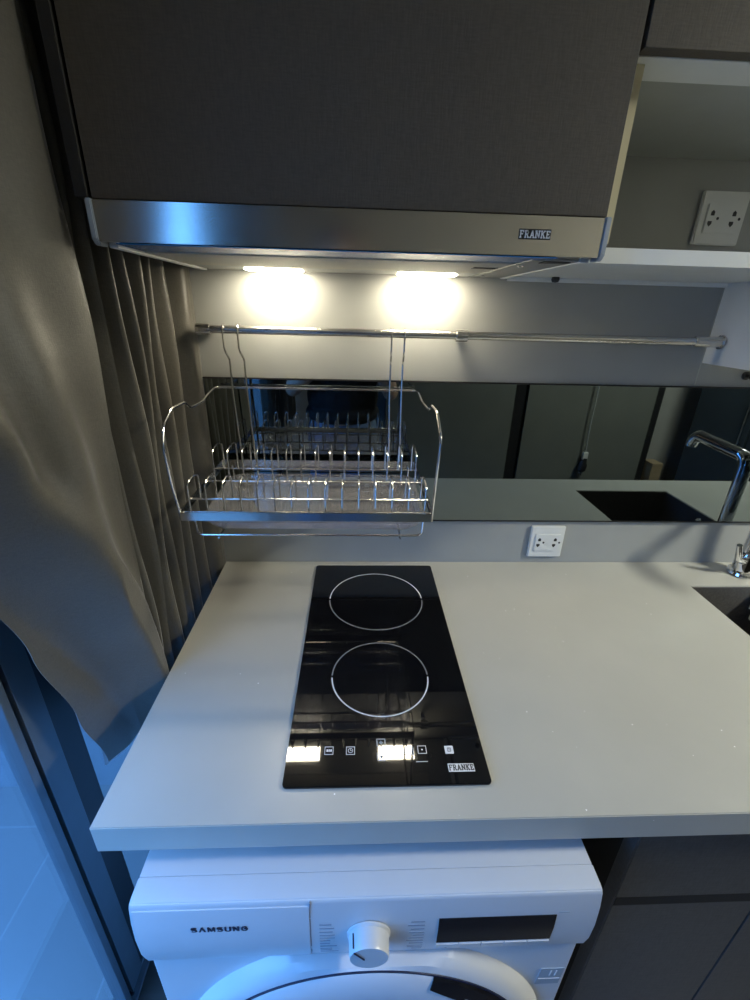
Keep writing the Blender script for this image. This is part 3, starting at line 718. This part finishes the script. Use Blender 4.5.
# door
DX, DZ = .1235, -.4690; DY = -.6665
b = BM(); lathe(b, [(.278, 0), (.272, .012), (.262, .020), (.2505, .0225), (.2495, .020), (.2495, 0)], (DX, DY, DZ), (0, -1, 0), 96)
for v in b.verts: v.co.z = min(v.co.z, -.2175)
bmesh.ops.remove_doubles(b, verts=b.verts[:], dist=1e-5); obj('door_surround', b, M['wm'], wm)
dprof = [(.2465, 0), (.2465, .0215), (.243, .0255), (.226, .031), (.200, .034), (.165, .031), (.155, .020), (.155, 0)]
dr = obj('door_ring', lathe(BM(), dprof, (DX, DY, DZ), (0, -1, 0), 96), M['wm'], wm)
b = BM(); lathe(b, [(.2500, .006), (.2500, .0236), (.2462, .0236), (.2462, .006)], (DX, DY, DZ), (0, -1, 0), 96); obj('door_gap_line', b, M['navy'], dr)  # dark ring stands in for the shaded gap round the door
b = BM(); lathe(b, [(.155, .018), (.14, .014), (.10, .008), (0, .004)], (DX, DY, DZ), (0, -1, 0), 64); obj('door_glass', b, M['screen'], dr)
b = BM(); N = 30; rows = []
for k in range(N + 1):
    a = math.radians(69 - 42 * k / N); wd_ = .024 * math.sin(PI * min(1, .08 + .92 * k / N)) ** .5
    rows.append([b.verts.new((DX + r0 * math.cos(a), DY - h0, DZ + r0 * math.sin(a))) for r0, h0 in ((.2465, .0222), (.243, .0262), (.243 - wd_ * .5, .0262 + .0026), (.243 - wd_, .0262 + .0052))])
for k in range(N):
    for q in range(3): b.faces.new((rows[k][q], rows[k][q + 1], rows[k + 1][q + 1], rows[k + 1][q]))
bmesh.ops.recalc_face_normals(b, faces=b.faces[:])
bmesh.ops.solidify(b, geom=b.faces[:], thickness=.001); obj('door_handle_recess', b, M['screen'], dr)
for sx in (-.12, .36):
    for sy in (-.6, -.12):
        obj('foot', lathe(BM(), [(0, 0), (.022, 0), (.022, .008), (.01, .01), (.01, .022), (0, .022)], (sx, sy, FZ), (0, 0, 1), 20), M['black'], wm)

# ================================================================== CURTAIN
def lerp(P, t):
    for (a, ya), (c, yc) in zip(P, P[1:]):
        if t <= c: 
            u = max(0, (t - a) / (c - a)); u = u * u * (3 - 2 * u); return ya + (yc - ya) * u
    return P[-1][1]
ST = [(-.2290, -.0006), (-.2300, -.012), (-.236, -.028), (-.262, -.045), (-.250, -.063), (-.286, -.091), (-.251, -.119), (-.286, -.142), (-.252, -.164),
      (-.290, -.19), (-.250, -.213), (-.292, -.232), (-.248, -.252), (-.315, -.276), (-.248, -.297), (-.325, -.315), (-.252, -.335), (-.30, -.343), (-.262, -.352), (-.243, -.360)]
def cat(P, t):
    n = len(P) - 1; i = min(int(t * n), n - 1); u = t * n - i
    g = lambda k: Vector((*P[max(0, min(n, k))], 0))
    p0, p1, p2, p3 = g(i - 1), g(i), g(i + 1), g(i + 2)
    return .5 * ((2 * p1) + (p2 - p0) * u + (2 * p0 - 5 * p1 + 4 * p2 - p3) * u * u + (3 * p1 - p0 - 3 * p2 + p3) * u ** 3)
YL = [(-.13, -.445), (0, -.470), (.15, -.495), (.3, -.525), (.42, -.70), (.56, -.97), (1.42, -.98)]
ZB, ZT = -.13, 1.42
NU1, NU2, NV = 190, 120, 120
b = BM(); G = []
for j in range(NV + 1):
    z = ZB + (ZT - ZB) * j / NV; row = []
    for i in range(NU1 + 1):
        t = i / NU1; p = cat(ST, t)
        wob = .006 * math.sin(z * 7 + t * 9) + .004 * math.sin(z * 17 + t * 23)
        amp = 1 + .25 * math.sin(z * 5 + t * 6)
        x = -.25 + (p.x + .25) * (1.45 * amp if p.x < -.25 else 1) - .004 + .003 * math.sin(z * 11 + t * 15)
        x -= .10 * max(0, -.27 - p.x) * 8 * max(0, min(1, (.62 - z) * 3)) * (1 if .55 < t < .8 else 0)
        k0 = min(1, max(0, (t - .04) * 8))
        x = -.2290 * (1 - k0) + min(x, -.2325) * k0 if t < .17 else min(x, -.2325)
        row.append(Vector((x, p.y + wob * k0, z)))
    e = row[-1]; yl = lerp(YL, z)
    for i in range(1, NU2 + 1):
        t = i / NU2
        y = e.y + (yl - e.y) * t
        dd = min(1.15, abs(y - e.y) / .20)
        x = e.x - .010 * dd - .060 * dd ** 1.3
        # slanting folds pulled towards the lower end
        dcrest = y + .372 + .15 * z + .012 * math.sin(z * 8)
        fade = math.sin(PI * min(1, t * 1.0)) ** .6 if t < 1 else 0
        lowf = min(1, max(0, (.80 - z) * 3))
        dc2 = (y + .60) - .36 * (.62 - z) - .02
        q = min(1, max(0, (-dc2 + .012) / .075)); q = q * q * (3 - 2 * q)
        x += .020 * math.exp(-(dcrest / .030) ** 2) * fade * lowf
        x += .024 * math.exp(-(dc2 / .032) ** 2) * fade * lowf
        x -= .052 * q * lowf * min(1, t * 3)
        x -= .012 * math.exp(-((dcrest + .045) / .022) ** 2) * fade * lowf
        x = max(x, -.395)
        x += .012 * math.sin((y * 26 + z * 5)) * fade * (.4 + .6 * min(1, max(0, .7 - z)))
        x += .006 * noise.noise(Vector((y * 14, z * 9, 3.))) * 2 * fade
        x = min(x, -.2325)
        row.append(Vector((x, y, z)))
    G.append([b.verts.new(v) for v in row])
for j in range(NV):
    for i in range(len(G[0]) - 1): b.faces.new((G[j][i], G[j][i + 1], G[j + 1][i + 1], G[j + 1][i]))
bmesh.ops.recalc_face_normals(b, faces=b.faces[:])
lin = BM()
for jj, side in ((0, 1),):
    L0 = [lin.verts.new(v.co + Vector((-.004, -.001, .03))) for v in G[0][-70:]]; L1 = [lin.verts.new(v.co + Vector((-.004, -.004, -.006))) for v in G[0][-70:]]
    for k in range(len(L0) - 1): lin.faces.new((L0[k], L0[k + 1], L1[k + 1], L1[k]))
ct = thing('curtain', 'long taupe grey curtain gathered in pleats beside the worktop over the glass door', 'curtain', (-.30, -.3, ZB - .01))
bmesh.ops.solidify(b, geom=b.faces[:], thickness=.0016)
obj('drape', b, M['curtain'], ct, smooth=80)
bmesh.ops.solidify(lin, geom=lin.faces[:], thickness=.0008)
obj('lining', lin, M['lining'], ct, smooth=80)
c2 = BM(); G2 = []
for j in range(61):
    z = -.06 + 1.48 * j / 60
    G2.append([c2.verts.new((-.335 + .032 * math.sin(i * .62 + .3 * math.sin(z * 4)) + .004 * math.sin(z * 9 + i), -1.18 - .0048 * i - .004 * math.sin(z * 6 + i * .3), z)) for i in range(171)])
for j in range(60):
    for i in range(170): c2.faces.new((G2[j][i], G2[j][i + 1], G2[j + 1][i + 1], G2[j + 1][i]))
bmesh.ops.solidify(c2, geom=c2.faces[:], thickness=.0016)
tag(obj('curtain', c2, M['curtain'], smooth=80), 'taupe grey pleated curtain panel further along the glass door, reflected in the mirror left end', 'curtain')
ctr = thing('curtain_track', 'white curtain track under the ceiling above the glass door', 'curtain track', (-.29, -1.0, ZT))
obj('track', box(BM(), -.30, -.27, -2.0, -.02, ZT + .004, ZT + .03, .002), M['white'], ctr)
for y in (-.06, -1.9): obj('bracket', box(BM(), -.29, -.28, y, y + .015, ZT + .028, CZ), M['white'], ctr)

# ================================================================== PHOTOGRAPHER (seen dimly in the tinted mirror)
def blob(bm, chain, seg=16):
    """tapered limb: list of (point, radius) swept round with round ends"""
    pts = [Vector(p) for p, r in chain]; rad = [r for p, r in chain]
    P = []; Q = []
    d0 = (pts[0] - pts[1]).normalized(); d1 = (pts[-1] - pts[-2]).normalized()
    for k in (3, 2, 1): a = k / 3.2 * PI / 2; P.append(pts[0] + d0 * rad[0] * math.sin(a)); Q.append(rad[0] * math.cos(a))
    for i in range(len(pts)): P.append(pts[i]); Q.append(rad[i])
    for k in (1, 2, 3): a = k / 3.2 * PI / 2; P.append(pts[-1] + d1 * rad[-1] * math.sin(a)); Q.append(rad[-1] * math.cos(a))
    tube(bm, P, 0, seg, radii=Q)
def ell(bm, c, s, rot=0, tilt=0):
    r = bmesh.ops.create_uvsphere(bm, u_segments=28, v_segments=18, radius=1)
    m4 = Matrix.Translation(c) @ Matrix.Rotation(rot, 4, 'Z') @ Matrix.Rotation(tilt, 4, 'X') @ Matrix.Diagonal((*s, 1))
    for v in r['verts']: v.co = m4 @ v.co
def fuse(bm, voxel, smooth=6):
    """join overlapping volumes into one continuous surface"""
    me = bpy.data.meshes.new('tmp'); bmesh.ops.recalc_face_normals(bm, faces=bm.faces[:]); bm.to_mesh(me); bm.free()
    t = bpy.data.objects.new('tmp', me); COL.objects.link(t)
    r = t.modifiers.new('r', 'REMESH'); r.mode = 'VOXEL'; r.voxel_size = voxel
    s = t.modifiers.new('s', 'SMOOTH'); s.factor = .5; s.iterations = smooth
    dg = bpy.context.evaluated_depsgraph_get(); m2 = bpy.data.meshes.new_from_object(t.evaluated_get(dg))
    out_ = bmesh.new(); out_.from_mesh(m2); bpy.data.objects.remove(t); bpy.data.meshes.remove(me); bpy.data.meshes.remove(m2)
    return out_
PX, PY = .03, -1.30
camp = Vector((.09925, -.98193, .59945))
pn = thing('person', 'person in black t-shirt and blue jeans holding up a phone, seen in the mirror', 'person', (PX, PY, FZ))
phc = camp - _f * .012 - _u * .055 + _r * .0
hL = phc - _r * .045 - _f * .02 - _u * .01; hR = phc + _r * .045 - _f * .02 - _u * .01
b = BM()
hc_ = Vector((PX + .01, PY + .03, .70))
ell(b, hc_, (.074, .094, .112)); ell(b, hc_ + Vector((0, .028, -.055)), (.054, .064, .056))
ell(b, hc_ + Vector((0, .098, -.008)), (.011, .016, .022)); ell(b, hc_ + Vector((0, .086, .022)), (.05, .012, .01))
ell(b, hc_ + Vector((0, .088, -.052)), (.024, .01, .008))
for s in (-1, 1): ell(b, hc_ + Vector((s * .076, -.005, -.005)), (.01, .018, .03))
blob(b, [((PX, PY, .46), .062), ((PX + .005, PY + .01, .60), .055)])
blob(b, [((PX, PY, .44), .10), ((PX, PY + .005, .25), .115), ((PX, PY, .08), .12)])
for s, H in ((-1, hL), (1, hR)):
    S = Vector((PX + s * .165, PY, .455)); E = Vector((PX + s * .235, PY + .09, .235 if s < 0 else .225)); W_ = H - Vector((0, .075, .065))
    blob(b, [((PX + s * .06, PY, .46), .06), (S, .055)]); blob(b, [(S, .052), (S.lerp(E, .5), .045), (E, .038)]); blob(b, [(E, .038), (E.lerp(W_, .35), .037), (W_, .025)])
    pc_ = W_.lerp(H, .55); blob(b, [(W_, .024), (pc_, .028), (H - _f * .012, .026)])
    for k in range(4):
        base = H - _f * .012 + _u * (.024 - .016 * k); out1 = base + _r * s * .016 + _f * .010; ln = (.92, 1, .95, .78)[k]
        tip = out1 - _r * s * .008 + _f * .008 * ln; blob(b, [(base, .0095), (out1, .0088), (tip + _u * .002, .0075)], 12)
    tb = W_.lerp(H, .5) - _r * s * .018; blob(b, [(tb, .014), (tb - _r * s * .012 + _u * .03 + _f * .02, .0105), (phc - _f * .014 + _r * s * .016 + _u * -.012, .0085)], 12)
for s in (-1, 1):
    hip = Vector((PX + s * .09, PY, .02)); kn_ = Vector((PX + s * .10, PY + .015, -.42)); an = Vector((PX + s * .105, PY - .01, -.81))
    blob(b, [(hip, .082), (hip.lerp(kn_, .5), .07), (kn_, .052), (kn_.lerp(an, .35), .052), (an, .034)]); blob(b, [(an, .036), (an + Vector((s * .02, .12, -.045)), .03)])
obj('body', fuse(b, .0055), M['skin'], pn, smooth=180)
for s in (-1, 1):
    b = BM(); ell(b, hc_ + Vector((s * .03, .081, .006)), (.012, .008, .007)); obj('eye', b, M['print'], pn, smooth=180)
b = BM(); ell(b, hc_ + Vector((0, -.018, .022)), (.086, .098, .112)); blob(b, [(hc_ + Vector((0, -.06, -.02)), .07), (hc_ + Vector((0, -.06, -.09)), .05)])
hr_ = fuse(b, .008)
bmesh.ops.delete(hr_, geom=[v for v in hr_.verts if v.co.y > hc_.y + .048 and v.co.z < hc_.z + .055], context='VERTS')
obj('hair', hr_, M['hair'], pn, smooth=180)
b = BM()
ell(b, (PX, PY, .32), (.185, .125, .19)); ell(b, (PX, PY + .005, .19), (.18, .13, .15)); blob(b, [((PX - .15, PY, .45), .066), ((PX, PY, .465), .088), ((PX + .15, PY, .45), .066)])
ell(b, (PX, PY + .005, .11), (.19, .135, .075))
for s in (-1, 1):
    S = Vector((PX + s * .165, PY, .455)); E = Vector((PX + s * .235, PY + .09, .23)); blob(b, [(S, .072), (S.lerp(E, .6), .068)])
ts = fuse(b, .009, 5)
obj('t_shirt', ts, M['shirt'], pn, smooth=180)
b = BM(); ell(b, (PX, PY, .03), (.17, .12, .11))
for s in (-1, 1):
    hip = Vector((PX + s * .088, PY, .02)); kn_ = Vector((PX + s * .10, PY + .015, -.42)); an = Vector((PX + s * .105, PY - .01, -.80))
    blob(b, [(hip, .095), (hip.lerp(kn_, .5), .083), (kn_, .066), (an, .056)])
obj('jeans', fuse(b, .009, 5), M['jeans'], pn, smooth=180)
for s in (-1, 1):
    b = BM(); an = Vector((PX + s * .105, PY - .01, -.84)); ell(b, an + Vector((s * .01, .045, -.018)), (.047, .135, .036)); ell(b, an + Vector((0, -.02, .005)), (.046, .06, .045))
    sb = fuse(b, .007, 3)
    for v in sb.verts: v.co.z = max(v.co.z, FZ + .001)
    obj('shoe', sb, M['shoe'], pn, smooth=60)

ph = thing('phone', 'black smartphone held up in the photographer hands in front of the worktop', 'phone', tuple(phc))
m4 = Matrix.Translation(phc) @ Matrix((_r, _u, -_f)).transposed().to_4x4()
b = BM(); prism(b, rrect(-.036, .036, -.073, .073, .010), -.004, .004, None, .0012); bmesh.ops.transform(b, matrix=m4, verts=b.verts[:]); obj('phone_body', b, M['black'], ph)
b = BM(); prism(b, rrect(-.033, .033, -.070, .070, .008), .0040, .0043); bmesh.ops.transform(b, matrix=m4, verts=b.verts[:]); obj('phone_screen', b, M['screen'], ph)
b = BM(); lathe(b, [(.008, 0), (.008, -.0015), (.006, -.0015), (0, -.001)], (0.018, .055, -.004), (0, 0, 1), 24); bmesh.ops.transform(b, matrix=m4, verts=b.verts[:]); obj('lens', b, M['screen'], ph)
